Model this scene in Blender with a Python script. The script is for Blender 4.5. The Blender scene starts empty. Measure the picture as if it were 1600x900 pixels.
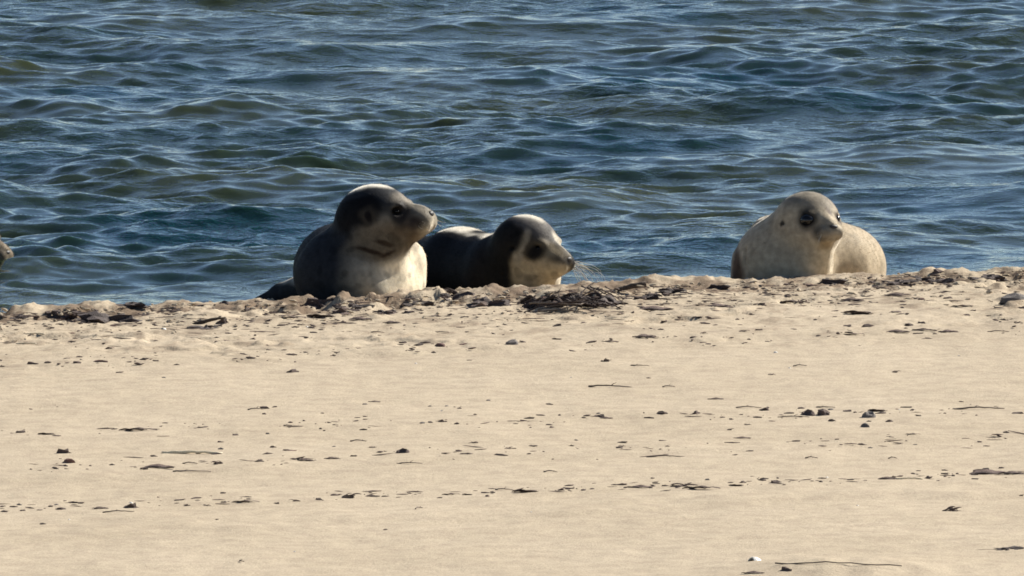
import bpy, bmesh, math, random
import numpy as np
from mathutils import Vector, Matrix, Euler

sc = bpy.context.scene
COL = sc.collection
R = math.radians
random.seed(7)
rng = np.random.default_rng(11)

# ------------------------------------------------------------------ camera
CAM_H, CAM_D = 4.0, 40.0
PITCH = math.atan2(CAM_H, CAM_D)
DIST = math.hypot(CAM_H, CAM_D)
VIEW_W = 3.2                                   # metres across the frame at the seals
cam_d = bpy.data.cameras.new('camera')
cam = bpy.data.objects.new('camera', cam_d)
COL.objects.link(cam)
cam.location = (0, 0, CAM_H)
cam.rotation_euler = (math.pi / 2 - PITCH, 0, 0)
cam_d.sensor_width = 36
cam_d.lens = 36 * DIST / VIEW_W
cam_d.clip_start = 1.0
cam_d.clip_end = 20000
sc.camera = cam

# ------------------------------------------------------------------ sky, sun, exposure
SUN_EL, SUN_AZ = R(34), R(49)                  # azimuth to the right of the view direction
w = bpy.data.worlds.new('World')
sc.world = w
w.use_nodes = True
nt = w.node_tree
nt.nodes.clear()
sky = nt.nodes.new('ShaderNodeTexSky')
sky.sky_type = 'NISHITA'
sky.sun_disc = False
sky.sun_elevation = SUN_EL
sky.sun_rotation = SUN_AZ
sky.air_density = 0.66
sky.dust_density = 0.0
sky.ozone_density = 0.7
bg = nt.nodes.new('ShaderNodeBackground')
bg.inputs['Strength'].default_value = 0.056
wo = nt.nodes.new('ShaderNodeOutputWorld')
nt.links.new(sky.outputs[0], bg.inputs[0])
nt.links.new(bg.outputs[0], wo.inputs[0])

sd = bpy.data.lights.new('sun', 'SUN')
sd.energy = 5.0
sd.angle = R(0.55)
sd.color = (1.0, 0.94, 0.84)
sun = bpy.data.objects.new('sun', sd)
COL.objects.link(sun)
sdir = Vector((math.sin(SUN_AZ) * math.cos(SUN_EL), math.cos(SUN_AZ) * math.cos(SUN_EL), math.sin(SUN_EL)))
sun.rotation_euler = sdir.to_track_quat('Z', 'Y').to_euler()
sun.location = (8, 50, 12)

sc.view_settings.view_transform = 'Standard'
sc.view_settings.look = 'None'
sc.view_settings.gamma = 1.0
sc.view_settings.exposure = 0.85
sc.cycles.filter_width = 1.7
sc.cycles.max_bounces = 6

# ------------------------------------------------------------------ picture -> place
_c, _s = math.cos(PITCH), math.sin(PITCH)
K = VIEW_W / 1600 / DIST
PX = VIEW_W / 1600                             # 2 mm: one photo pixel at the seals


def ray(px, py):
    a, b = (px - 800) * K, -(py - 450) * K
    return Vector((a, _c + b * _s, -_s + b * _c))


def on_z(px, py, z=0.0):
    d = ray(px, py)
    t = (z - CAM_H) / d.z
    return Vector((d.x * t, d.y * t, z))


def on_y(px, py, y):
    d = ray(px, py)
    t = y / d.y
    return Vector((d.x * t, y, CAM_H + d.z * t))


C0, C1 = on_z(0, 487), on_z(1600, 423)
CREST_M = (C1.y - C0.y) / (C1.x - C0.x)


def crest(x):
    return C0.y + (x - C0.x) * CREST_M


# ------------------------------------------------------------------ numpy noise
_perm = rng.permutation(1024)
_grad = rng.uniform(0, 2 * np.pi, 1024)


def perlin2(x, y, seed=0):
    xi, yi = np.floor(x).astype(np.int64), np.floor(y).astype(np.int64)
    fx, fy = x - xi, y - yi
    u, v = fx ** 3 * (fx * (fx * 6 - 15) + 10), fy ** 3 * (fy * (fy * 6 - 15) + 10)

    def g(ix, iy, dx, dy):
        h = _perm[(_perm[(ix + seed * 57) & 1023] + iy) & 1023]
        a = _grad[h]
        return np.cos(a) * dx + np.sin(a) * dy
    n00 = g(xi, yi, fx, fy)
    n10 = g(xi + 1, yi, fx - 1, fy)
    n01 = g(xi, yi + 1, fx, fy - 1)
    n11 = g(xi + 1, yi + 1, fx - 1, fy - 1)
    return (n00 * (1 - u) + n10 * u) * (1 - v) + (n01 * (1 - u) + n11 * u) * v


def fbm2(x, y, oct=4, seed=0, gain=0.5):
    s, a, t = 0, 1.0, 0
    for o in range(oct):
        s = s + a * perlin2(x * 2 ** o, y * 2 ** o, seed + o * 7)
        t += a
        a *= gain
    return s / t * 1.5


def noise3(p, f, seed=0):
    """cheap smooth 3-D noise from three 2-D slices"""
    x, y, z = (p * f).T
    return (perlin2(x + 0.37 * z, y, seed) + perlin2(y + 0.41 * x, z, seed + 3) + perlin2(z - 0.29 * y, x, seed + 5)) * 0.75


def sstep(a, b, x):
    t = np.clip((x - a) / (b - a), 0, 1)
    return t * t * (3 - 2 * t)


# ------------------------------------------------------------------ mesh helpers
def mesh_np(name, verts, quads, smooth=True):
    me = bpy.data.meshes.new(name)
    n, q = len(verts), len(quads)
    k = quads.shape[1]
    me.vertices.add(n)
    me.vertices.foreach_set('co', np.ascontiguousarray(verts, dtype=np.float32).ravel())
    me.loops.add(q * k)
    me.loops.foreach_set('vertex_index', np.ascontiguousarray(quads, dtype=np.int32).ravel())
    me.polygons.add(q)
    me.polygons.foreach_set('loop_start', np.arange(0, q * k, k, dtype=np.int32))
    me.polygons.foreach_set('use_smooth', np.full(q, smooth))
    me.update(calc_edges=True)
    me.validate()
    return me


def grid_quads(nx, ny):
    i = np.arange(nx - 1)[None, :] + np.arange(ny - 1)[:, None] * nx
    return np.stack([i, i + 1, i + 1 + nx, i + nx], -1).reshape(-1, 4)


def link(name, me, mat, parent=None):
    o = bpy.data.objects.new(name, me)
    COL.objects.link(o)
    if mat and not me.materials:
        me.materials.append(mat)
    if parent:
        o.parent = parent
    return o


def tag(o, label=None, cat=None, group=None, kind=None):
    for k_, v_ in (('label', label), ('category', cat), ('group', group), ('kind', kind)):
        if v_:
            o[k_] = v_
    return o


def axis(lo, hi, step, far_lo, far_hi, grow=1.22):
    core = list(np.arange(lo, hi + step * 0.5, step))
    s, x = step, core[0]
    left = []
    while x > far_lo:
        s *= grow
        x -= s
        left.append(x)
    s, x = step, core[-1]
    right = []
    while x < far_hi:
        s *= grow
        x += s
        right.append(x)
    return np.array(left[::-1] + core + right)


# ------------------------------------------------------------------ materials
def new_mat(name):
    m = bpy.data.materials.new(name)
    m.use_nodes = True
    t = m.node_tree
    b = t.nodes['Principled BSDF']
    return m, t, b


def nd(t, typ, **kw):
    n = t.nodes.new(typ)
    for k_, v_ in kw.items():
        if k_ in n.inputs:
            n.inputs[k_].default_value = v_
        else:
            setattr(n, k_, v_)
    return n


def noise_node(t, vec, scale, detail=3, rough=0.55):
    n = nd(t, 'ShaderNodeTexNoise')
    n.inputs['Scale'].default_value = scale
    n.inputs['Detail'].default_value = detail
    n.inputs['Roughness'].default_value = rough
    t.links.new(vec, n.inputs['Vector'])
    return n


def ramp(t, fac, stops):
    r = nd(t, 'ShaderNodeValToRGB')
    e = r.color_ramp.elements
    while len(e) < len(stops):
        e.new(0.5)
    for el, (p, c) in zip(e, stops):
        el.position = p
        el.color = (*c, 1)
    t.links.new(fac, r.inputs['Fac'])
    return r


def sand_material():
    m, t, b = new_mat('dry_sand')
    tc = nd(t, 'ShaderNodeTexCoord')
    v = tc.outputs['Object']
    big = noise_node(t, v, 1.6, 4)
    mid = noise_node(t, v, 14, 4, 0.65)
    grain = noise_node(t, v, 150, 3, 0.8)
    r1 = ramp(t, big.outputs['Fac'], [(0.3, (0.424, 0.350, 0.251)), (0.7, (0.476, 0.397, 0.291))])
    r2 = ramp(t, mid.outputs['Fac'], [(0.32, (0.84, 0.82, 0.82)), (0.62, (1.03, 1.03, 1.02))])
    r3 = ramp(t, grain.outputs['Fac'], [(0.25, (0.72, 0.70, 0.68)), (0.5, (1, 1, 1)), (0.78, (1.2, 1.2, 1.17))])
    m1 = nd(t, 'ShaderNodeMixRGB', blend_type='MULTIPLY')
    m1.inputs[0].default_value = 1
    m2 = nd(t, 'ShaderNodeMixRGB', blend_type='MULTIPLY')
    m2.inputs[0].default_value = 1
    t.links.new(r1.outputs[0], m1.inputs[1]); t.links.new(r2.outputs[0], m1.inputs[2])
    t.links.new(m1.outputs[0], m2.inputs[1]); t.links.new(r3.outputs[0], m2.inputs[2])
    # wet sand on the foreshore (attribute: 1 = wet)
    at = nd(t, 'ShaderNodeAttribute', attribute_name='wet')
    m3 = nd(t, 'ShaderNodeMixRGB', blend_type='MULTIPLY')
    m3.inputs[2].default_value = (0.42, 0.38, 0.34, 1)
    t.links.new(at.outputs['Fac'], m3.inputs[0]); t.links.new(m2.outputs[0], m3.inputs[1])
    # dried seaweed dust trodden into the crust (attribute: 1 = littered)
    al = nd(t, 'ShaderNodeAttribute', attribute_name='litter')
    m4 = nd(t, 'ShaderNodeMixRGB', blend_type='MULTIPLY')
    m4.inputs[2].default_value = (0.40, 0.345, 0.315, 1)
    t.links.new(al.outputs['Fac'], m4.inputs[0]); t.links.new(m3.outputs[0], m4.inputs[1])
    t.links.new(m4.outputs[0], b.inputs['Base Color'])
    b.inputs['Roughness'].default_value = 0.93
    b.inputs['Specular IOR Level'].default_value = 0.25
    bp = nd(t, 'ShaderNodeBump')
    bp.inputs['Strength'].default_value = 0.55
    bp.inputs['Distance'].default_value = 0.004
    ad = nd(t, 'ShaderNodeMath', operation='ADD')
    t.links.new(noise_node(t, v, 70, 3, 0.6).outputs['Fac'], ad.inputs[0])
    t.links.new(grain.outputs['Fac'], ad.inputs[1])
    t.links.new(ad.outputs[0], bp.inputs['Height'])
    t.links.new(bp.outputs[0], b.inputs['Normal'])
    return m


def water_material():
    m, t, b = new_mat('sea_water')
    tc = nd(t, 'ShaderNodeTexCoord')
    v = tc.outputs['Object']
    b.inputs['Roughness'].default_value = 0.05
    b.inputs['IOR'].default_value = 1.333
    b.inputs['Subsurface Weight'].default_value = 1.0
    b.inputs['Subsurface Radius'].default_value = (1.0, 1.0, 0.5)
    b.inputs['Subsurface Scale'].default_value = 0.12
    n0 = noise_node(t, v, 0.55, 3)
    r = ramp(t, n0.outputs['Fac'], [(0.34, (0.002, 0.020, 0.023)), (0.70, (0.036, 0.042, 0.008))])
    t.links.new(r.outputs[0], b.inputs['Base Color'])
    mp = nd(t, 'ShaderNodeMapping')
    mp.inputs['Scale'].default_value = (1.0, 1.25, 1.0)
    mp.inputs['Rotation'].default_value = (0, 0, R(12))
    t.links.new(v, mp.inputs['Vector'])
    f1 = noise_node(t, mp.outputs[0], 13, 3, 0.6)
    gm = nd(t, 'ShaderNodeMapRange')
    gm.inputs['From Min'].default_value = 0.35
    gm.inputs['From Max'].default_value = 0.68
    t.links.new(noise_node(t, v, 0.8, 2).outputs['Fac'], gm.inputs['Value'])
    f2 = noise_node(t, mp.outputs[0], 34, 2, 0.6)
    b1 = nd(t, 'ShaderNodeBump'); b1.inputs['Strength'].default_value = 1.0; b1.inputs['Distance'].default_value = 0.020
    b2 = nd(t, 'ShaderNodeBump'); b2.inputs['Strength'].default_value = 1.0; b2.inputs['Distance'].default_value = 0.0009
    t.links.new(gm.outputs[0], b1.inputs['Strength'])
    t.links.new(f1.outputs['Fac'], b1.inputs['Height'])
    t.links.new(f2.outputs['Fac'], b2.inputs['Height'])
    t.links.new(b1.outputs[0], b2.inputs['Normal'])
    t.links.new(b2.outputs[0], b.inputs['Normal'])
    return m


def fur_material():
    m, t, b = new_mat('seal_fur')
    at = nd(t, 'ShaderNodeAttribute', attribute_name='coat')
    tc = nd(t, 'ShaderNodeTexCoord')
    v = tc.outputs['Object']
    n1 = noise_node(t, v, 45, 4, 0.65)
    r = ramp(t, n1.outputs['Fac'], [(0.3, (0.80, 0.80, 0.79)), (0.7, (1.14, 1.14, 1.13))])
    mx = nd(t, 'ShaderNodeMixRGB', blend_type='MULTIPLY')
    mx.inputs[0].default_value = 1
    t.links.new(at.outputs['Color'], mx.inputs[1]); t.links.new(r.outputs[0], mx.inputs[2])
    t.links.new(mx.outputs[0], b.inputs['Base Color'])
    b.inputs['Roughness'].default_value = 0.62
    b.inputs['Specular IOR Level'].default_value = 0.07
    sw = nd(t, 'ShaderNodeMapRange')
    sw.inputs['From Min'].default_value = 0.08
    sw.inputs['From Max'].default_value = 0.5
    sw.inputs['To Max'].default_value = 0.6
    t.links.new(mx.outputs[0], sw.inputs['Value'])
    t.links.new(sw.outputs[0], b.inputs['Sheen Weight'])
    b.inputs['Sheen Roughness'].default_value = 0.4
    b.inputs['Sheen Tint'].default_value = (1, 0.95, 0.85, 1)
    bp = nd(t, 'ShaderNodeBump')
    bp.inputs['Strength'].default_value = 0.4
    bp.inputs['Distance'].default_value = 0.002
    n2 = noise_node(t, v, 160, 3, 0.6)
    t.links.new(n2.outputs['Fac'], bp.inputs['Height'])
    t.links.new(bp.outputs[0], b.inputs['Normal'])
    return m


def plain(name, col, rough=0.7, var=0.35, scale=60, spec=0.4, bump=0.0):
    m, t, b = new_mat(name)
    tc = nd(t, 'ShaderNodeTexCoord')
    oi = nd(t, 'ShaderNodeObjectInfo')
    n1 = noise_node(t, tc.outputs['Object'], scale, 3)
    lo = tuple(c * (1 - var) for c in col)
    hi = tuple(min(1, c * (1 + var)) for c in col)
    r = ramp(t, n1.outputs['Fac'], [(0.3, lo), (0.7, hi)])
    mul = nd(t, 'ShaderNodeMath', operation='MULTIPLY_ADD')
    mul.inputs[1].default_value = 0.5
    mul.inputs[2].default_value = 0.75
    t.links.new(oi.outputs['Random'], mul.inputs[0])
    hs = nd(t, 'ShaderNodeHueSaturation')
    t.links.new(mul.outputs[0], hs.inputs['Value'])
    t.links.new(r.outputs[0], hs.inputs['Color'])
    t.links.new(hs.outputs[0], b.inputs['Base Color'])
    b.inputs['Roughness'].default_value = rough
    b.inputs['Specular IOR Level'].default_value = spec
    if bump:
        bp = nd(t, 'ShaderNodeBump')
        bp.inputs['Distance'].default_value = bump
        t.links.new(n1.outputs['Fac'], bp.inputs['Height'])
        t.links.new(bp.outputs[0], b.inputs['Normal'])
    return m


M_SAND, M_WATER, M_FUR = sand_material(), water_material(), fur_material()
def hair_material():
    m, t, b = new_mat('seal_hair')
    at = nd(t, 'ShaderNodeAttribute', attribute_name='coat')
    t.links.new(at.outputs['Color'], b.inputs['Base Color'])
    b.inputs['Roughness'].default_value = 0.6
    b.inputs['Specular IOR Level'].default_value = 0.1
    tr = nd(t, 'ShaderNodeBsdfTranslucent')
    t.links.new(at.outputs['Color'], tr.inputs['Color'])
    mx = nd(t, 'ShaderNodeMixShader')
    mx.inputs[0].default_value = 0.45
    t.links.new(b.outputs[0], mx.inputs[1])
    t.links.new(tr.outputs[0], mx.inputs[2])
    t.links.new(mx.outputs[0], t.nodes['Material Output'].inputs['Surface'])
    return m


M_HAIR = hair_material()
M_EYE = plain('wet_eye', (0.005, 0.004, 0.004), 0.2, 0.1, spec=0.5)
M_NOSE = plain('nose_skin', (0.018, 0.015, 0.014), 0.6, 0.2, spec=0.5)
M_WHISK = plain('whisker_hair', (0.62, 0.55, 0.42), 0.45, 0.1)
M_WEED = plain('dried_seaweed', (0.135, 0.095, 0.080), 0.85, 0.45, 40, bump=0.004)
M_REDWEED = plain('red_seaweed', (0.19, 0.105, 0.085), 0.8, 0.4, 40, bump=0.004)
M_TWIG = plain('grey_twig', (0.15, 0.118, 0.092), 0.8, 0.3, 80)
M_STRAW = plain('pale_reed', (0.72, 0.62, 0.43), 0.6, 0.2, 50)
M_SHELL = plain('bleached_shell', (0.80, 0.77, 0.70), 0.35, 0.08, 50)
M_STONE = plain('beach_stone', (0.21, 0.185, 0.17), 0.8, 0.3, 70, bump=0.003)
M_WRACK = plain('wet_wrack', (0.078, 0.055, 0.048), 0.75, 0.5, 40, bump=0.004)
M_WOOD = plain('driftwood', (0.085, 0.062, 0.045), 0.85, 0.4, 45, bump=0.005)

# ------------------------------------------------------------------ the beach
WATER_Z = -0.13
# bumps of the sand edge: photo x, height above crest px, half width px, sits v metres from the crest
MOUNDS = [(160, 9, 48, -0.03), (60, 3, 36, -0.02), (110, 4, 26, -0.14), (205, 4, 34, -0.08), (1478, 10, 42, -0.02),
          (1430, 5, 34, -0.08), (1520, 5, 32, -0.06), (1590, 5, 60, 0.0), (790, 9, 50, -0.1), (720, 8, 60, -0.06),
          (640, 6, 50, -0.12), (545, 6, 40, -0.18), (890, 15, 70, -0.22), (980, 12, 55, -0.08), (1050, 9, 60, 0.02),
          (1110, 6, 40, 0.0), (1250, 5, 50, 0.0), (1330, 6, 50, 0.0), (330, 9, 44, -0.42), (300, 5, 50, 0.0),
          (390, 4, 40, 0.0), (1400, 6, 30, -0.2), (480, 6, 40, -0.08)]
MW = []
for (mx_, mh, mw, mv) in MOUNDS:
    X_ = on_z(mx_, 450).x
    MW.append((X_, mh * PX * 1.05, mw * PX, mv))
RIDGE = (on_z(1310, 893).x, on_z(1310, 893).y)


def sand_h(x, y):
    x = np.asarray(x, float); y = np.asarray(y, float)
    v = y - crest(x)
    near = np.exp(-(x / 6) ** 2)
    z = 0.010 * fbm2(x * 0.9, y * 0.5, 3, 1) + 0.0045 * fbm2(x * 5, v * 2.6, 3, 4)
    z = z + 0.0028 * fbm2(x * 1.6, v * 12.0, 3, 8) + 0.0010 * fbm2(x * 18, v * 16, 2, 9)
    # rough crust and clods towards the water's edge
    wr = sstep(-2.35, -1.0, v) * (1 - 0.75 * sstep(0.05, 0.35, v))
    ed = np.exp(-((v + 0.16) / 0.26) ** 2)
    cl = fbm2(x * 4.6 + 3, v * 4.6, 3, 21, 0.5)
    c2 = fbm2(x * 11.0 + 9, v * 8.0, 3, 27, 0.5)
    c3 = fbm2(x * 26.0, v * 18.0, 4, 29, 0.65)
    patch = sstep(-0.15, 0.30, fbm2(x * 1.5, v * 1.8, 2, 33))
    # crusted clods break off with steep little faces
    st = sstep(0.00, 0.12, cl) + 0.55 * sstep(0.12, 0.24, c2)
    z = z + wr * (0.004 * cl + 0.0042 * c3 + 0.010 * patch * (st - 0.4)) + ed * (0.005 * cl + 0.009 * (0.45 + 0.55 * patch) * (st - 0.6) + 0.011 * c3 - 0.005)
    # strandlines: shallow lips left by the tide
    for (v0, hgt, sd_) in ((-1.72, 0.010, 51), (-3.72, 0.006, 52), (-4.65, 0.009, 53), (-6.05, 0.010, 54)):
        vv = v - v0 + 0.12 * fbm2(x * 0.8, 0 * x + sd_, 3, sd_)
        z = z + hgt * sstep(-0.05, 0.05, vv) * (1 - sstep(0.05, 0.9, vv)) * (0.6 + 0.9 * fbm2(x * 3, vv * 3, 2, sd_ + 1)) * near
    for (mx, mh, mw, mv) in MW:
        d2 = ((x - mx) / mw) ** 2 + ((v - mv) / (mw * 1.25)) ** 2
        z = z + mh * np.exp(-d2 ** 1.6) * (1 + 0.7 * fbm2(x * 12, v * 11, 3, 61))
    d2 = ((x - RIDGE[0]) / 0.24) ** 2 + ((y - RIDGE[1]) / 0.22) ** 2
    z = z + 0.026 * np.exp(-d2) * (1 + 0.4 * fbm2(x * 9, y * 9, 3, 71))
    # foreshore falling to the sea bed
    f = np.clip(v, 0, None)
    z = z - 0.118 * np.clip(f, 0, 14) - 0.012 * sstep(0.0, 0.4, v)
    return z


xs = axis(-2.35, 2.35, 0.009, -600, 600)
vs = np.concatenate([axis(-10.2, -2.5, 0.024, -80, -10)[:-1], np.arange(-2.47, 0.4, 0.0095)])
vs = vs[np.argsort(vs)]
vs = vs[np.concatenate([[True], np.diff(vs) > 0.004])]
s_, q_ = 0.0095, vs[-1]
ext = []
while q_ < 60:
    s_ *= 1.25
    q_ += min(s_, 6)
    ext.append(q_)
vs = np.concatenate([vs, ext])
X, V = np.meshgrid(xs, vs)
Y = crest(X) + V
Z = sand_h(X, Y)
me = mesh_np('beach', np.stack([X, Y, Z], -1).reshape(-1, 3), grid_quads(len(xs), len(vs)))
wa = me.attributes.new('wet', 'FLOAT', 'POINT')
wa.data.foreach_set('value', sstep(0.55, 0.95, V).astype(np.float32).ravel())
beach = link('beach_sand', me, M_SAND)
di = me.attributes.new('litter', 'FLOAT', 'POINT')
lit = sstep(-2.5, -0.8, V) * sstep(-0.02, 0.34, fbm2(X * 7.0, V * 3.4, 5, 91, 0.75) + 0.22 * np.exp(-((V + 0.12) / 0.22) ** 2)) * (0.6 + 0.4 * np.exp(-((V + 0.2) / 0.3) ** 2))
di.data.foreach_set('value', np.clip(lit, 0, 1).astype(np.float32).ravel())
tag(beach, kind='structure')


def gz(x, y):
    v = y - crest(x)
    i = min(max(int(np.searchsorted(xs, x)) - 1, 0), len(xs) - 2)
    j = min(max(int(np.searchsorted(vs, v)) - 1, 0), len(vs) - 2)
    a, b = (x - xs[i]) / (xs[i + 1] - xs[i]), (v - vs[j]) / (vs[j + 1] - vs[j])
    return float((Z[j, i] * (1 - a) + Z[j, i + 1] * a) * (1 - b) + (Z[j + 1, i] * (1 - a) + Z[j + 1, i + 1] * a) * b)


def sit(px, py):
    """place on the sand seen at a photo pixel"""
    p = on_z(px, py)
    for _ in range(3):
        p = on_z(px, py, gz(p.x, p.y))
    return p


# ------------------------------------------------------------------ the sea
def sea():
    xs = axis(-3.0, 3.0, 0.0165, -4000, 4000, 1.25)
    v1 = np.arange(0.55, 14.6, 0.0165)
    s_, q_ = 0.0165, v1[-1]
    ext = []
    while q_ < 5000:
        s_ *= 1.12
        q_ += s_
        ext.append(q_)
    vs = np.concatenate([v1, ext])
    X, V = np.meshgrid(xs, vs)
    Y = crest(X) + V
    dx = np.gradient(xs)[None, :] + 0 * X
    dv = np.gradient(vs)[:, None] + 0 * X
    cell = np.maximum(dx, dv)
    r = np.random.default_rng(8)
    Zs = np.zeros_like(X); DX = np.zeros_like(X); DY = np.zeros_like(X)
    # the wind patches that make some stretches smoother than others
    gust = 1 + 1.2 * fbm2(X * 0.35, V * 0.22, 3, 81)
    lam = np.concatenate([r.uniform(0.95, 1.7, 10), np.exp(r.uniform(np.log(0.36), np.log(0.95), 34)), np.exp(r.uniform(np.log(0.09), np.log(0.36), 54))])
    for L in lam:
        k = 2 * np.pi / L
        th = R(-96) + r.normal(0, R(28) if L > 0.7 else R(42))      # towards the beach
        st = 0.0275 if L > 0.95 else (0.0225 if L > 0.36 else 0.0275)
        A = st / k * r.uniform(0.6, 1.4)
        kx, ky = k * math.cos(th), k * math.sin(th)
        ph = kx * X + ky * Y + r.uniform(0, 6.28)
        am = A * np.clip((L / cell - 3.0) / 3.0, 0, 1) * (gust if L < 0.9 else 1)
        Zs += am * np.cos(ph)
        ch = 0.6 * am
        DX -= ch * math.cos(th) * np.sin(ph)
        DY -= ch * math.sin(th) * np.sin(ph)
    sh = 0.30 + 0.70 * sstep(1.0, 3.2, V)
    me = mesh_np('sea', np.stack([X + DX * sh, Y + DY * sh, WATER_Z + Zs * sh], -1).reshape(-1, 3), grid_quads(len(xs), len(vs)))
    o = link('sea_water', me, M_WATER)
    tag(o, kind='structure')
    return o


sea()

# ------------------------------------------------------------------ seals: one skin from blended volumes


def rot_of(yaw, pitch, roll=0):
    """columns: forward, left-hand side, up. yaw: degrees from 'towards the camera' turning to photo right"""
    y_, p_ = R(yaw), R(pitch)
    f = Vector((math.sin(y_) * math.cos(p_), -math.cos(y_) * math.cos(p_), math.sin(p_)))
    up0 = Vector((0, 0, 1))
    s = up0.cross(f).normalized()
    u = f.cross(s)
    if roll:
        q = Matrix.Rotation(R(roll), 3, f)
        s, u = q @ s, q @ u
    return np.array([f, s, u]).T


class Body:
    def __init__(self, px, voff):
        self.ops = []
        self.y0 = crest(on_z(px, 450).x)
        self.voff = voff

    def P(self, px, py, v):
        return np.array(on_y(px, py, self.y0 + v))

    def ell(self, c, r, rot=None, k=0.03, op='u'):
        self.ops.append(('e', np.array(c, float), np.array(r, float), np.eye(3) if rot is None else rot, k, op))

    def cone(self, a, b, ra, rb, k=0.03, op='u'):
        self.ops.append(('c', np.array(a, float), np.array(b, float), (ra, rb), k, op))

    def flatten(self, a, n, k=0.04):
        n = np.array(n, float)
        self.ops.append(('p', np.array(a, float), n / np.linalg.norm(n), None, k, 'i'))

    def eval_prim(self, o, p):
        if o[0] == 'p':
            return (p - o[1]) @ o[2]
        if o[0] == 'e':
            q = (p - o[1]) @ o[3]
            k0 = np.linalg.norm(q / o[2], axis=-1)
            k1 = np.linalg.norm(q / o[2] ** 2, axis=-1) + 1e-9
            return k0 * (k0 - 1) / k1
        a, b = o[1], o[2]
        ba = b - a
        h = np.clip(((p - a) @ ba) / (ba @ ba), 0, 1)
        return np.linalg.norm(p - a - h[..., None] * ba, axis=-1) - (o[3][0] + (o[3][1] - o[3][0]) * h)

    def field(self, p):
        d = None
        for o in self.ops:
            e = self.eval_prim(o, p)
            k = o[4]
            if d is None:
                d = e
            elif o[5] == 'i':
                h = np.clip(0.5 - 0.5 * (e - d) / k, 0, 1)
                d = e + (d - e) * h + k * h * (1 - h)
            elif o[5] == 'u':
                h = np.clip(0.5 + 0.5 * (e - d) / k, 0, 1)
                d = e + (d - e) * h - k * h * (1 - h)
            else:
                h = np.clip(0.5 - 0.5 * (d + e) / k, 0, 1)
                d = d + (-e - d) * h + k * h * (1 - h)
        return d

    def mesh(self, lo, hi, step):
        n = [int((hi[i] - lo[i]) / step) + 1 for i in range(3)]
        ax = [lo[i] + step * np.arange(n[i]) for i in range(3)]
        # coarse pass to skip empty space
        F = np.empty(n, np.float32)
        G = 4
        for i0 in range(0, n[0], 24):
            gx = ax[0][i0:i0 + 24]
            p = np.stack(np.meshgrid(gx, ax[1], ax[2], indexing='ij'), -1)
            F[i0:i0 + 24] = self.field(p.reshape(-1, 3)).reshape(p.shape[:3])
        return nets(F, lo, step)


def nets(F, lo, step):
    s = F < 0
    nx, ny, nz = F.shape
    c = [(i, j, k) for i in (0, 1) for j in (0, 1) for k in (0, 1)]
    cnt = sum(s[i:nx - 1 + i, j:ny - 1 + j, k:nz - 1 + k].astype(np.int8) for i, j, k in c)
    act = (cnt > 0) & (cnt < 8)
    idx = -np.ones(act.shape, np.int64)
    cells = np.argwhere(act)
    idx[act] = np.arange(len(cells))
    acc = np.zeros((len(cells), 3)); w_ = np.zeros(len(cells))
    val = {t: F[cells[:, 0] + t[0], cells[:, 1] + t[1], cells[:, 2] + t[2]].astype(float) for t in c}
    for a in c:
        for d in range(3):
            if a[d] == 0:
                b = list(a); b[d] = 1; b = tuple(b)
                fa, fb = val[a], val[b]
                m = (fa < 0) != (fb < 0)
                t = np.where(m, fa / np.where(m, fa - fb, 1), 0)
                pt = np.tile(np.array(a, float), (len(cells), 1))
                pt[:, d] += t
                acc[m] += pt[m]; w_[m] += 1
    V = (cells + acc / w_[:, None]) * step + np.array(lo)
    Q = []
    for d in range(3):
        sl0 = [slice(1, -1)] * 3; sl1 = [slice(1, -1)] * 3
        sl0[d] = slice(0, -1); sl1[d] = slice(1, None)
        A, B = s[tuple(sl0)], s[tuple(sl1)]
        e = np.argwhere(A != B)
        fl = A[A != B]
        off = np.array([1, 1, 1]); off[d] = 0
        e = e + off
        u, v = (d + 1) % 3, (d + 2) % 3
        du = np.zeros(3, int); du[u] = 1
        dv = np.zeros(3, int); dv[v] = 1
        g = lambda q: idx[q[:, 0], q[:, 1], q[:, 2]]
        quad = np.stack([g(e - du - dv), g(e - dv), g(e), g(e - du)], -1)
        quad[~fl] = quad[~fl][:, ::-1]
        Q.append(quad)
    Q = np.concatenate(Q)
    return V, Q[(Q >= 0).all(1)]


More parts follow.
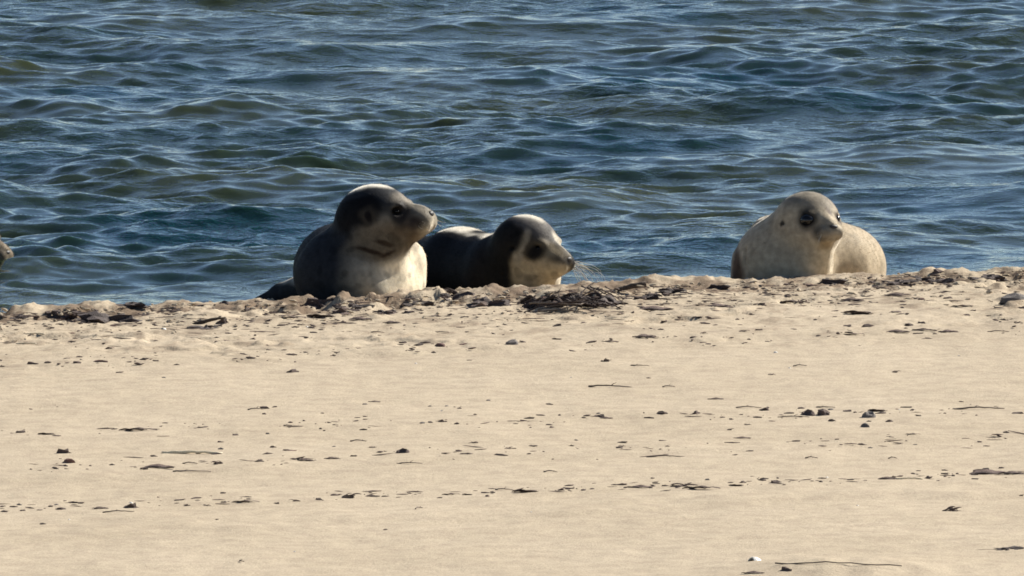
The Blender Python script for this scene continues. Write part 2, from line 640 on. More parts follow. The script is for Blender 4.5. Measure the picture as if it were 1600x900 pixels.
def head_ops(b, C, S, rot, snout=1.06, mz=1.0, mouth=True):
    """a seal's head in its own frame: f forward, s side, u up; S = half skull length in metres"""
    L = lambda f, s, u: C + rot @ (np.array([f if f < 0.4 else 0.4 + (f - 0.4) * snout, s, u]) * S)
    E = lambda f, s, u, r, k, op='u': b.ell(L(f, s, u), np.array(r) * S, rot, k * S, op)
    E(-0.05, 0, 0, (0.93, 0.82, 0.84), 0.5)
    E(0.48, 0, -0.12, (0.53, 0.56, 0.49), 0.26)
    E(0.30, 0.36, -0.30, (0.50, 0.40, 0.40), 0.30)
    E(0.30, -0.36, -0.30, (0.50, 0.40, 0.40), 0.30)
    E(0.86, 0, -0.04, (0.50, 0.26, 0.25), 0.22)            # bridge of the nose
    E(1.04, 0, -0.24, (0.42, 0.35 * mz, 0.29 * mz), 0.12)
    for sg in (1, -1):
        E(1.17, sg * 0.19, -0.28, (0.31, 0.235 * mz, 0.24 * mz), 0.07)     # whisker pads
        E(0.64, sg * 0.42, 0.25, (0.20, 0.15, 0.10), 0.12)      # brow
    E(0.87, 0, -0.46, (0.45, 0.30 * mz, 0.17 * mz), 0.12)            # jaw
    E(1.28, 0, -0.09, (0.12, 0.18, 0.12), 0.08)            # nose pad
    for sg in (1, -1):
        E(0.70, sg * 0.50, 0.11, (0.15, 0.13, 0.11), 0.08, 's')  # eye sockets
        E(0.02, sg * 0.83, -0.02, (0.07, 0.07, 0.06), 0.06, 's')  # ear holes
        if mouth:
            b.cone(L(1.36, sg * 0.10, -0.47), L(0.86, sg * 0.42, -0.43), 0.022 * S, 0.016 * S, 0.05 * S, 's')
        b.cone(L(1.42, sg * 0.05, -0.05), L(1.30, sg * 0.10, -0.10), 0.026 * S, 0.03 * S, 0.03 * S, 's')
    return L


def ball_mesh(name, r, rot, seg=20, rings=12):
    bm = bmesh.new()
    bmesh.ops.create_uvsphere(bm, u_segments=seg, v_segments=rings, radius=1)
    M = Matrix([[rot[i][j] for j in range(3)] for i in range(3)]).to_4x4() @ Matrix.Diagonal((*r, 1))
    bmesh.ops.transform(bm, matrix=M, verts=bm.verts)
    for f in bm.faces:
        f.smooth = True
    me = bpy.data.meshes.new(name)
    bm.to_mesh(me)
    bm.free()
    return me


def tube(bm, pts, radii, seg=5, cap=True):
    rings = []
    n = len(pts)
    for i, p in enumerate(pts):
        t = (pts[min(i + 1, n - 1)] - pts[max(i - 1, 0)]).normalized()
        a = t.cross(Vector((0.13, 0.27, 0.95))).normalized()
        c = t.cross(a)
        rings.append([bm.verts.new(p + (a * math.cos(2 * math.pi * k / seg) + c * math.sin(2 * math.pi * k / seg)) * radii[i]) for k in range(seg)])
    for i in range(n - 1):
        for k in range(seg):
            f = bm.faces.new((rings[i][k], rings[i][(k + 1) % seg], rings[i + 1][(k + 1) % seg], rings[i + 1][k]))
            f.smooth = True
    if cap:
        bm.faces.new(rings[0][::-1])
        bm.faces.new(rings[-1])


def whiskers(L, S, parent, rot, n=9, length=1.0, droop=0.5, seed=1, thick=0.0007, sides=(1, -1), wild=0.15):
    rr = random.Random(seed)
    bm = bmesh.new()
    up = Vector(rot[:, 2]); f = Vector(rot[:, 0]); s = Vector(rot[:, 1])
    o = parent.location
    for sg in sides:
        for i in range(n):
            a = Vector(L(1.16 + rr.uniform(-0.10, 0.14), sg * rr.uniform(0.24, 0.36), -0.27 + rr.uniform(-0.12, 0.10))) - o
            d = (f * rr.uniform(0.25, 0.9) + s * sg * rr.uniform(0.45, 0.9) + up * rr.uniform(-0.35, 0.15)).normalized()
            ln = S * length * rr.uniform(0.35, 1.0)
            dr = droop * rr.uniform(0.2, 1.2)
            cu = Vector((rr.uniform(-1, 1), rr.uniform(-1, 1), rr.uniform(-1, 1))) * wild
            pts = []
            for j in range(6):
                t = j / 5
                pts.append(a + d * ln * t + Vector((0, 0, -1)) * dr * ln * t * t + cu * ln * t * t * math.sin(3 * t))
            tube(bm, pts, [thick * (1 - 0.75 * j / 5) for j in range(6)], 4)
    me = bpy.data.meshes.new('whiskers')
    bm.to_mesh(me)
    bm.free()
    h = link('whiskers', me, M_WHISK, parent)
    h['kind'] = 'stuff'
    return h


def coat(me, V, base, blobs, seed, spot=0.32):
    n = len(V)
    col = np.tile(np.array(base, float), (n, 1))
    warp = np.stack([noise3(V, 14, seed), noise3(V, 14, seed + 1), noise3(V, 14, seed + 2)], -1) * 0.016
    Wp = V + warp
    for (c, r, rot, rgb, soft) in blobs:
        q = ((Wp - np.array(c)) @ rot) / np.array(r)
        d = np.linalg.norm(q, axis=1)
        a = (1 - sstep(1 - soft, 1 + soft, d))[:, None]
        col = col * (1 - a) + np.array(rgb) * a
    mott = noise3(V, 26, seed + 9)
    spots = sstep(0.22, 0.42, mott)[:, None]
    col = col * (1 - spot * spots)
    col = col * (1 + 0.22 * noise3(V, 60, seed + 4))[:, None]
    ca = me.color_attributes.new('coat', 'FLOAT_COLOR', 'POINT')
    ca.data.foreach_set('color', np.concatenate([np.clip(col, 0.004, 1), np.ones((n, 1))], 1).astype(np.float32).ravel())


def fur(o, V, Q, root, fwd, n, seed, ln=0.0075, wd=0.0009):
    r = np.random.default_rng(seed)
    q = Q[r.integers(0, len(Q), n)]
    A, B, C_, D = (V[q[:, i]] for i in range(4))
    u, v = r.random((n, 1)), r.random((n, 1))
    p = (A * (1 - u) + B * u) * (1 - v) + (D * (1 - u) + C_ * u) * v
    nm = np.cross(C_ - A, D - B)
    nm /= np.linalg.norm(nm, axis=1, keepdims=True) + 1e-12
    lay = -np.array(fwd) + r.normal(0, 0.25, (n, 3)) + np.array([0, 0, -0.35])
    lay -= nm * (lay * nm).sum(1, keepdims=True)
    lay /= np.linalg.norm(lay, axis=1, keepdims=True) + 1e-9
    d = lay * 0.82 + nm * r.uniform(0.18, 0.75, (n, 1))
    d /= np.linalg.norm(d, axis=1, keepdims=True)
    side = np.cross(d, nm)
    side /= np.linalg.norm(side, axis=1, keepdims=True) + 1e-9
    L_ = ln * r.uniform(0.5, 1.2, (n, 1))
    vs_ = np.stack([p - nm * 0.001 - side * wd / 2, p - nm * 0.001 + side * wd / 2, p + d * L_], 1).reshape(-1, 3) - root
    me = mesh_np('fur', vs_, np.arange(3 * n).reshape(-1, 3), False)
    ca = o.data.color_attributes['coat']
    arr = np.empty(len(V) * 4, np.float32)
    ca.data.foreach_get('color', arr)
    c = arr.reshape(-1, 4)[q[:, 0]]
    c2 = me.color_attributes.new('coat', 'FLOAT_COLOR', 'POINT')
    c2.data.foreach_set('color', np.repeat(c, 3, 0).ravel())
    h = link('fur', me, M_HAIR, o)
    h['kind'] = 'stuff'


def finish(b, name, label, lo, hi, base, blobs, seed, step=0.0055, fwd=(0.3, -0.9, 0.1), n_fur=22000, spot=0.32):
    V, Q = b.mesh(lo, hi, step)
    root = np.array([V[:, 0].mean(), V[:, 1].mean(), V[:, 2].min()])
    me = mesh_np(name, V - root, Q)
    coat(me, V, base, blobs, seed, spot)
    o = link(name, me, M_FUR)
    o.location = root
    tag(o, label, 'seal', 'seals at the water')
    fur(o, V, Q, root, fwd, n_fur, seed)
    return o


def face_parts(o, L, S, rot, sides=(1, -1), eye_r=0.135, squint=0.85, far=1.0):
    e0 = eye_r
    for sg in sides:
        eye_r = e0 * (far if sg == 1 else 1)
        e = link('eye', ball_mesh('eye', np.array([eye_r, eye_r, eye_r * squint]) * S, rot), M_EYE, o)
        e.location = Vector(L(0.69, sg * 0.487, 0.105)) - o.location
    n = link('nose', ball_mesh('nose', np.array([0.07, 0.145, 0.08]) * S, rot), M_NOSE, o)
    n.location = Vector(L(1.395, 0, -0.11)) - o.location


I3 = np.eye(3)


def seal_one():
    b = Body(565, 0)
    P = b.P
    S = 58 * PX
    rot = rot_of(70, 10)
    C = P(592, 340, 0.22)
    # trunk: chest up front, hindquarters trailing back to the left
    b.ell(P(566, 432, 0.27), np.array([104, 104, 76]) * PX)
    b.cone(P(552, 432, 0.30), P(534, 424, 0.60), 80 * PX, 72 * PX, 0.06)
    b.cone(P(534, 424, 0.60), P(504, 446, 0.98), 70 * PX, 32 * PX, 0.05)
    b.flatten(P(588, 425, 0.088), (0.78, -0.54, 0.29), 0.03)
    b.cone(P(504, 446, 0.98), P(440, 460, 1.12), 32 * PX, 17 * PX, 0.04)
    b.cone(P(440, 460, 1.12), P(402, 471, 1.16), 16 * PX, 7 * PX, k=0.02)
    b.ell(P(634, 405, 0.33), np.array([30, 36, 31]) * PX, k=0.03)
    b.cone(P(578, 428, 0.24), P(579, 352, 0.23), 63 * PX, 54 * PX, 0.04)
    L = head_ops(b, C, S, rot, 1.10, 1.34)
    # throat under the jaw, fore flipper folded against the lit side
    b.cone(P(602, 384, 0.18), P(634, 360, 0.17), 36 * PX, 20 * PX, 0.04)
    b.cone(P(644, 376, 0.20), P(662, 412, 0.19), 2.6 * PX, 1.6 * PX, 0.010, 's')
    # creases of the throat
    b.cone(P(556, 388, 0.075), P(604, 402, 0.055), 2 * PX, 2 * PX, 0.010, 's')
    b.cone(P(580, 378, 0.09), P(612, 389, 0.09), 2 * PX, 2 * PX, 0.010, 's')
    tan = (0.125, 0.092, 0.058)
    base = (0.022, 0.024, 0.028)
    F = lambda f, s, u, r, rgb, soft=0.3: (L(f, s, u), np.array(r) * S, rot, rgb, soft)
    blobs = [
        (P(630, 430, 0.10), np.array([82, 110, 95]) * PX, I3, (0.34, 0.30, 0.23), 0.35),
        (P(648, 420, 0.20), np.array([58, 140, 90]) * PX, I3, (0.80, 0.70, 0.52), 0.25),  # pale chest fur, painted lighter still on its sunlit side
        F(0.45, 0, -0.5, (1.0, 1.2, 0.6), tan),
        (P(590, 388, 0.12), np.array([48, 60, 26]) * PX, I3, (0.13, 0.105, 0.072), 0.4),
        (P(577, 394, 0.07), np.array([28, 40, 5]) * PX, rot_of(88, -14), (0.035, 0.022, 0.013), 0.4),  # this and the next two: shade of throat creases painted as dark streaks
        (P(605, 399, 0.07), np.array([14, 40, 4]) * PX, rot_of(88, 22), (0.04, 0.026, 0.016), 0.4),
        (P(598, 381, 0.07), np.array([18, 40, 4]) * PX, rot_of(88, -20), (0.045, 0.03, 0.018), 0.4),
        F(-0.20, 0.18, 1.06, (1.25, 0.60, 0.32), (0.76, 0.70, 0.58), 0.35),  # sunlit rim along the crown, painted pale into the coat
        F(0.62, -0.40, 0.30, (0.16, 0.2, 0.07), (0.30, 0.26, 0.20), 0.5),  # lit spot on the brow, painted into the coat
        F(0.95, -0.22, 0.02, (0.20, 0.16, 0.08), (0.30, 0.26, 0.20), 0.5),  # lit spot beside the nose bridge, painted likewise
        F(0.72, 0, 0.40, (0.35, 0.5, 0.25), (0.22, 0.19, 0.15), 0.4),
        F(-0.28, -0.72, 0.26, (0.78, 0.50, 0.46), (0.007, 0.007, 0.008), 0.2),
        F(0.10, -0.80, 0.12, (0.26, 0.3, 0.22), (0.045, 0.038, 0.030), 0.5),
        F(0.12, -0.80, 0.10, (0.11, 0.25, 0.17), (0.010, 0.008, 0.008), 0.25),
        F(0.70, -0.45, 0.06, (0.36, 0.34, 0.32), (0.026, 0.022, 0.020), 0.35),
        F(1.12, -0.30, -0.22, (0.34, 0.30, 0.26), (0.035, 0.027, 0.024), 0.35),
        F(0.9, 0.05, 0.16, (0.5, 0.16, 0.16), (0.28, 0.25, 0.20), 0.4),  # light along the top of the muzzle, painted pale
        (P(460, 428, 1.05), np.array([60, 120, 12]) * PX, rot_of(90, 20), (0.34, 0.31, 0.26), 0.4),  # sunlit upper edge of the tail, painted pale
    ]
    o = finish(b, 'seal', 'grey seal with its head raised and turned to the right, left of the dark seal',
               (-0.86, b.y0 - 0.06, -0.30), (-0.22, b.y0 + 1.32, 0.36), base, blobs, 100)
    face_parts(o, L, S, rot, eye_r=0.08, squint=0.4)
    whiskers(L, S, o, rot, 7, 0.55, 0.3, 3)


def seal_two():
    b = Body(830, 0)
    P = b.P
    S = 53 * PX
    rot = rot_of(54, -9)
    C = P(826, 383, 0.36)
    b.cone(P(790, 432, 0.50), P(720, 424, 0.78), 66 * PX, 64 * PX, 0.06)
    b.cone(P(720, 424, 0.78), P(640, 428, 1.15), 64 * PX, 54 * PX, 0.06)
    b.cone(P(640, 430, 1.15), P(590, 440, 1.55), 52 * PX, 24 * PX, 0.06)
    b.ell(P(572, 446, 1.68), np.array([30, 40, 8]) * PX, k=0.02)
    b.ell(P(826, 436, 0.40), np.array([50, 56, 52]) * PX, k=0.05)
    b.cone(P(800, 424, 0.46), P(816, 392, 0.40), 60 * PX, 48 * PX, 0.06)
    L = head_ops(b, C, S, rot, 1.10, 1.16)
    b.cone(P(838, 425, 0.34), P(856, 412, 0.28), 30 * PX, 20 * PX, 0.05)
    F = lambda f, s, u, r, rgb, soft=0.3: (L(f, s, u), np.array(r) * S, rot, rgb, soft)
    base = (0.014, 0.013, 0.013)
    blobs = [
        (P(706, 334, 0.90), np.array([150, 300, 23]) * PX, I3, (0.70, 0.63, 0.50), 0.14),  # sunlit rim of the dark back, painted as a pale band
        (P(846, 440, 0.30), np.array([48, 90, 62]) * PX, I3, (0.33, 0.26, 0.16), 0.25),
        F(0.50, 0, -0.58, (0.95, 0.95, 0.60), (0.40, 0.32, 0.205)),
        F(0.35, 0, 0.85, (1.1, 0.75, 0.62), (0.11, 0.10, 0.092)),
        F(0.85, 0.18, 0.22, (0.6, 0.22, 0.30), (0.50, 0.45, 0.36), 0.3),  # sunlit nose bridge and far brow, painted pale
        F(0.5, 0.5, -0.5, (0.8, 0.4, 0.9), (0.62, 0.54, 0.40)),  # lit right edge of cheek and throat, painted pale
        F(-0.20, 0.16, 1.06, (1.1, 0.56, 0.33), (0.72, 0.66, 0.54), 0.35),  # sun on the top of the head, painted as pale fur
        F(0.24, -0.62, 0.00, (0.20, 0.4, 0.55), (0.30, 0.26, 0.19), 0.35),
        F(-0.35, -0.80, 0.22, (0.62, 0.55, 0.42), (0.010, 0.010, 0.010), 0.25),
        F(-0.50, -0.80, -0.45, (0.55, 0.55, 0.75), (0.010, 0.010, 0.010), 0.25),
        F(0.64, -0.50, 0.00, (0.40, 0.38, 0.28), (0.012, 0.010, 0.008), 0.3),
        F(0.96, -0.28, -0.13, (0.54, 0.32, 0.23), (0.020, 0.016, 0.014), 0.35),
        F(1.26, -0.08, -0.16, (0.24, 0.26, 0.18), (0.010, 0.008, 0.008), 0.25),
        F(0.9, 0.12, 0.16, (0.55, 0.18, 0.2), (0.32, 0.29, 0.24), 0.4),  # more painted light on the nose bridge
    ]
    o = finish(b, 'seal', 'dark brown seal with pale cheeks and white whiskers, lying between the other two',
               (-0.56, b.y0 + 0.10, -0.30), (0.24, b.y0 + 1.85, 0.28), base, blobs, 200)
    face_parts(o, L, S, rot, eye_r=0.10, squint=0.5)
    whiskers(L, S, o, rot, 24, 1.1, 1.1, 5, 0.0008, (1,), 0.6)


def seal_three():
    b = Body(1240, 0)
    P = b.P
    S = 53 * PX
    rot = rot_of(29, 3)
    C = P(1266, 347, 0.26)
    b.ell(P(1224, 420, 0.34), np.array([72, 84, 70]) * PX)
    b.cone(P(1226, 414, 0.36), P(1234, 410, 0.60), 66 * PX, 64 * PX, 0.06)
    b.cone(P(1232, 408, 0.62), P(1296, 416, 0.74), 66 * PX, 68 * PX, 0.06)
    b.cone(P(1296, 416, 0.74), P(1318, 418, 0.82), 66 * PX, 65 * PX, 0.05)
    b.cone(P(1318, 420, 0.84), P(1330, 440, 1.25), 60 * PX, 34 * PX, 0.05)
    b.cone(P(1330, 440, 1.25), P(1318, 446, 1.55), 32 * PX, 16 * PX, 0.04)
    b.cone(P(1222, 410, 0.36), P(1258, 356, 0.30), 64 * PX, 50 * PX, 0.06)
    b.cone(P(1262, 420, 0.24), P(1278, 376, 0.20), 38 * PX, 26 * PX, 0.05)
    b.ell(P(1204, 376, 0.58), np.array([36, 50, 40]) * PX, k=0.03)
    # fore flipper held against the shaded flank
    b.cone(P(1158, 402, 0.38), P(1152, 444, 0.30), 14 * PX, 12 * PX, 0.012)
    b.cone(P(1166, 388, 0.27), P(1162, 446, 0.22), 2.2 * PX, 3 * PX, 0.008, 's')
    L = head_ops(b, C, S, rot, 0.96, 0.98)
    F = lambda f, s, u, r, rgb, soft=0.3: (L(f, s, u), np.array(r) * S, rot, rgb, soft)
    base = (0.40, 0.335, 0.24)
    blobs = [
        (P(1210, 425, 0.20), np.array([62, 60, 50]) * PX, I3, (0.38, 0.33, 0.24), 0.5),
        (P(1285, 420, 0.22), np.array([34, 60, 60]) * PX, I3, (0.54, 0.45, 0.31), 0.4),
        (P(1340, 400, 0.75), np.array([80, 160, 90]) * PX, I3, (0.40, 0.32, 0.215), 0.4),
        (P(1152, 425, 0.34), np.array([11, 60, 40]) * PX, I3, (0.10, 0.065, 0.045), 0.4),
        F(0.2, 0, 0.8, (1.0, 0.8, 0.5), (0.22, 0.19, 0.145)),
        F(0.72, -0.46, 0.12, (0.38, 0.32, 0.27), (0.032, 0.027, 0.023), 0.45),
        F(0.70, 0.48, 0.14, (0.22, 0.22, 0.20), (0.07, 0.055, 0.05), 0.4),
        F(0.70, 0.12, 0.26, (0.3, 0.14, 0.2), (0.10, 0.075, 0.065), 0.5),
        F(1.1, -0.25, -0.25, (0.34, 0.30, 0.24), (0.085, 0.074, 0.062), 0.55),
        F(1.30, 0, -0.10, (0.17, 0.22, 0.15), (0.012, 0.010, 0.009), 0.3),
        F(0.9, 0, -0.60, (0.4, 0.35, 0.18), (0.34, 0.26, 0.155), 0.5),
        F(0.02, -0.82, 0.0, (0.1, 0.2, 0.1), (0.04, 0.035, 0.03), 0.4),
        F(0.70, -0.50, 0.11, (0.23, 0.22, 0.17), (0.008, 0.007, 0.006), 0.2),
    ]
    o = finish(b, 'seal', 'pale sandy grey seal with round black eyes, lying alone at the right',
               (0.62, b.y0 - 0.06, -0.30), (1.26, b.y0 + 1.70, 0.34), base, blobs, 300, spot=0.14)
    face_parts(o, L, S, rot, eye_r=0.23, squint=0.8, far=0.6)
    whiskers(L, S, o, rot, 7, 0.6, 0.4, 7)


def seal_swimming():
    b = Body(0, 0)
    p0 = on_z(-14, 410, WATER_Z)
    S = 52 * PX
    v = p0.y - b.y0
    rot = rot_of(62, -8)
    C = b.P(-47, 377, v)
    L = head_ops(b, C, S, rot, 1.0, 1.3)
    b.cone(C + np.array([-0.01, 0.03, -0.03]), C + np.array([-0.06, 0.16, -0.20]), 0.075, 0.10, 0.05)
    F = lambda f, s, u, r, rgb, soft=0.3: (L(f, s, u), np.array(r) * S, rot, rgb, soft)
    blobs = [F(1.1, 0.2, -0.2, (0.5, 0.6, 0.5), (0.22, 0.175, 0.12)), F(0.5, 0, 0.7, (0.9, 0.7, 0.4), (0.28, 0.25, 0.2))]
    o = finish(b, 'seal', 'brown seal in the water at the left edge with only its muzzle in frame',
               tuple(C - np.array([0.2, 0.2, 0.22])), tuple(C + np.array([0.16, 0.26, 0.14])), (0.16, 0.13, 0.095), blobs, 400, 0.004)
    face_parts(o, L, S, rot)


seal_one()
seal_two()
seal_three()
seal_swimming()

# ------------------------------------------------------------------ things washed up on the sand


def clump_mesh(seed, mat, flat=0.5, rough=0.45, sub=2):
    rr = np.random.default_rng(seed)
    bm = bmesh.new()
    bmesh.ops.create_icosphere(bm, subdivisions=sub, radius=0.5)
    co = np.array([v.co[:] for v in bm.verts])
    n = noise3(co + rr.uniform(0, 50, 3), 3.2, seed) + 0.5 * noise3(co + rr.uniform(0, 50, 3), 7.5, seed + 2)
    for v, a in zip(bm.verts, n):
        v.co *= 1 + rough * 1.6 * a
        v.co.y *= 0.75
        v.co.z *= flat
        if v.co.z < 0:
            v.co.z *= 0.4
    for f in bm.faces:
        f.smooth = False
    me = bpy.data.meshes.new('clump')
    bm.to_mesh(me)
    bm.free()
    me.materials.append(mat)
    return me


def frond_mesh(seed, mat, blades=3):
    rr = random.Random(seed)
    bm = bmesh.new()
    for k in range(blades):
        a = rr.uniform(-0.6, 0.6)
        n = 9
        wd = rr.uniform(0.05, 0.11)
        x0, y0, y1 = -0.5 + rr.uniform(0, 0.25), rr.uniform(-0.12, 0.12), rr.uniform(-0.1, 0.1)
        ln = rr.uniform(0.6, 1.0)
        ph, am = rr.uniform(0, 6), rr.uniform(0.05, 0.14)
        up, dn = [], []
        for i in range(n):
            t = i / (n - 1)
            x = x0 + ln * t
            y = y0 + a * (t - 0.5) * 0.4 + y1 * math.sin(5 * t + ph)
            z = 0.05 + 0.03 * k + am * abs(math.sin(4.3 * t + ph)) * math.sin(math.pi * t)
            hw = wd * (0.35 + math.sin(math.pi * min(1, t + 0.05)))
            tw = 0.8 * math.sin(3 * t + ph)
            o = Vector((0, math.cos(tw), math.sin(tw))) * hw
            c = Vector((x, y, z))
            up.append((bm.verts.new(c - o + Vector((0, 0, 0.012))), bm.verts.new(c + o + Vector((0, 0, 0.012)))))
            dn.append((bm.verts.new(c - o - Vector((0, 0, 0.012))), bm.verts.new(c + o - Vector((0, 0, 0.012)))))
        for i in range(n - 1):
            for f in ((up[i][0], up[i][1], up[i + 1][1], up[i + 1][0]), (dn[i][1], dn[i][0], dn[i + 1][0], dn[i + 1][1]),
                      (up[i][0], up[i + 1][0], dn[i + 1][0], dn[i][0]), (up[i + 1][1], up[i][1], dn[i][1], dn[i + 1][1])):
                bm.faces.new(f).smooth = True
    me = bpy.data.meshes.new('frond')
    bm.to_mesh(me)
    bm.free()
    me.materials.append(mat)
    return me


def stick_mesh(seed, mat, r0=0.022, bend=0.05, twigs=1, taper=0.45):
    rr = random.Random(seed)
    bm = bmesh.new()
    n = 11
    pts = []
    ph = rr.uniform(0, 6)
    for i in range(n):
        t = i / (n - 1)
        pts.append(Vector((t - 0.5, bend * math.sin(3.1 * t + ph), r0 + bend * 0.6 * math.sin(math.pi * t) + 0.008 * rr.uniform(-1, 1))))
    tube(bm, pts, [r0 * (1 - (1 - taper) * i / (n - 1)) * rr.uniform(0.85, 1.12) for i in range(n)], 7)
    for k in range(twigs):
        i = rr.randint(3, 8)
        a = pts[i]
        d = Vector((rr.uniform(0.3, 0.8), rr.uniform(-0.6, 0.6), rr.uniform(0.1, 0.5))).normalized() * rr.uniform(0.08, 0.2)
        tube(bm, [a, a + d * 0.5 + Vector((0, 0, 0.01)), a + d], [r0 * 0.5, r0 * 0.4, r0 * 0.2], 5)
    me = bpy.data.meshes.new('stick')
    bm.to_mesh(me)
    bm.free()
    me.materials.append(mat)
    return me


def tangle_mesh(seed, mat, n=9):
    rr = random.Random(seed)
    bm = bmesh.new()
    for k in range(n):
        a = Vector((rr.uniform(-0.45, 0.1), rr.uniform(-0.2, 0.2), rr.uniform(0.0, 0.14)))
        b_ = a + Vector((rr.uniform(0.2, 0.7), rr.uniform(-0.25, 0.25), rr.uniform(-0.08, 0.18)))
        b_.z = max(b_.z, 0.0)
        m_ = (a + b_) / 2 + Vector((0, rr.uniform(-0.1, 0.1), rr.uniform(0.02, 0.2)))
        pts = [a * (1 - t) ** 2 + m_ * 2 * t * (1 - t) + b_ * t * t for t in (0, .2, .4, .6, .8, 1)]
        r0 = rr.uniform(0.015, 0.04)
        tube(bm, pts, [r0 * f for f in (0.7, 1, 1, 0.9, 0.8, 0.4)], 5)
    for k in range(3):
        c = Vector((rr.uniform(-0.3, 0.3), rr.uniform(-0.12, 0.12), rr.uniform(0.03, 0.10)))
        res = bmesh.ops.create_icosphere(bm, subdivisions=1, radius=rr.uniform(0.07, 0.15))
        for v in res['verts']:
            v.co = Vector((v.co.x * rr.uniform(0.8, 1.4), v.co.y, v.co.z * 0.7)) + c
    me = bpy.data.meshes.new('tangle')
    bm.to_mesh(me)
    bm.free()
    me.materials.append(mat)
    return me


def shell_mesh(seed, mat):
    """one cupped valve with ribs, open side down"""
    bm = bmesh.new()
    rings, seg = 6, 22
    rows = []
    for i in range(rings + 1):
        t = i / rings
        row = []
        for k in range(seg):
            a = -math.pi * 0.62 + 2 * math.pi * 0.62 * k / (seg - 1)
            rr_ = 0.5 * t * (1 + 0.03 * math.cos(k * 2.4)) * (0.86 + 0.14 * math.cos(a))
            row.append(bm.verts.new((rr_ * math.cos(a) - 0.12, rr_ * math.sin(a), 0.22 * (1 - t ** 2.2) * (1 + 0.1 * math.cos(k * 2.4)) + 0.01)))
        rows.append(row)
    for i in range(rings):
        for k in range(seg - 1):
            bm.faces.new((rows[i][k], rows[i + 1][k], rows[i + 1][k + 1], rows[i][k + 1])).smooth = True
    bmesh.ops.remove_doubles(bm, verts=bm.verts, dist=1e-4)
    bmesh.ops.solidify(bm, geom=bm.faces[:], thickness=0.03)
    me = bpy.data.meshes.new('shell')
    bm.to_mesh(me)
    bm.free()
    me.materials.append(mat)
    return me


LIB = {
    'weed': [clump_mesh(i, M_WEED, 0.52, 0.55) for i in range(1, 7)] + [tangle_mesh(i, M_WEED) for i in range(3)],
    'red': [clump_mesh(i, M_REDWEED, 0.5, 0.5) for i in range(11, 14)] + [frond_mesh(4, M_REDWEED)],
    'frond': [frond_mesh(i, M_WEED) for i in range(21, 26)],
    'tangle': [tangle_mesh(i, M_WEED, 12) for i in range(31, 35)],
    'stick': [stick_mesh(i, M_TWIG, 0.020, 0.05) for i in range(41, 45)],
    'stem': [stick_mesh(131, M_TWIG, 0.006, 0.03, 0, 0.7)],
    'reed': [stick_mesh(i, M_STRAW, 0.024, 0.03, 0, 0.8) for i in range(51, 53)],
    'shell': [shell_mesh(61, M_SHELL)],
    'stone': [clump_mesh(i, M_STONE, 0.7, 0.22) for i in range(71, 75)],
    'wood': [stick_mesh(81, M_WOOD, 0.075, 0.07, 2, 0.35)],
    'mat': [clump_mesh(i, M_WRACK, 0.42, 0.8, 3) for i in range(91, 96)],
}
CAT = {'weed': ('seaweed_scrap', 'seaweed'), 'red': ('red_seaweed_scrap', 'seaweed'), 'frond': ('seaweed_frond', 'seaweed'),
       'tangle': ('seaweed_tangle', 'seaweed'), 'stick': ('twig', 'twig'), 'reed': ('reed_stalk', 'reed'), 'stem': ('plant_stem', 'stem'), 'shell': ('sea_shell', 'shell'),
       'stone': ('stone', 'stone'), 'wood': ('driftwood', 'driftwood'), 'mat': ('seaweed_mat', 'seaweed')}
WORD = {'mat': 'broad ragged dark seaweed mat', 'weed': 'dark seaweed scrap', 'red': 'reddish weed scrap', 'frond': 'flat seaweed frond', 'tangle': 'dark seaweed tangle',
        'stick': 'thin brown twig', 'reed': 'pale reed stalk', 'shell': 'bleached white shell', 'stone': 'small grey stone'}


def row_of(px, py):
    e = py - (487 - 0.04 * px)
    if e < 36: return 'on the rough sand edge'
    if e < 98: return 'in the uppermost strandline'
    if e < 150: return 'on bare sand'
    if e < 270: return 'in the middle strandline'
    if e < 335: return 'in the lowest strandline'
    return 'on lowest bare sand'


MARKS = [(55, 'beside the left photo edge'), (240, 'below the left sand hump'), (300, 'left of the driftwood piece'), (390, 'below the driftwood piece'), (462, "below the grey seal's tail"),
         (545, "below the grey seal's dark flank"), (620, "below the grey seal's throat"), (690, "below the grey seal's nose"), (785, "below the dark seal's back"), (845, "below the dark seal's face"),
         (930, 'below the seaweed heap'), (1020, 'below the slanting stick'), (1140, 'left of the pale seal'), (1215, "below the pale seal's shoulder"), (1300, "below the pale seal's head"),
         (1395, "below the pale seal's rump"), (1455, 'right of the pale seal'), (1530, 'below the right sand hump'), (9999, 'beside the right photo edge')]
ORD = ['first', 'second', 'third', 'fourth', 'fifth', 'sixth', 'seventh', 'eighth', 'ninth', 'tenth']
cells = {}
count = {}


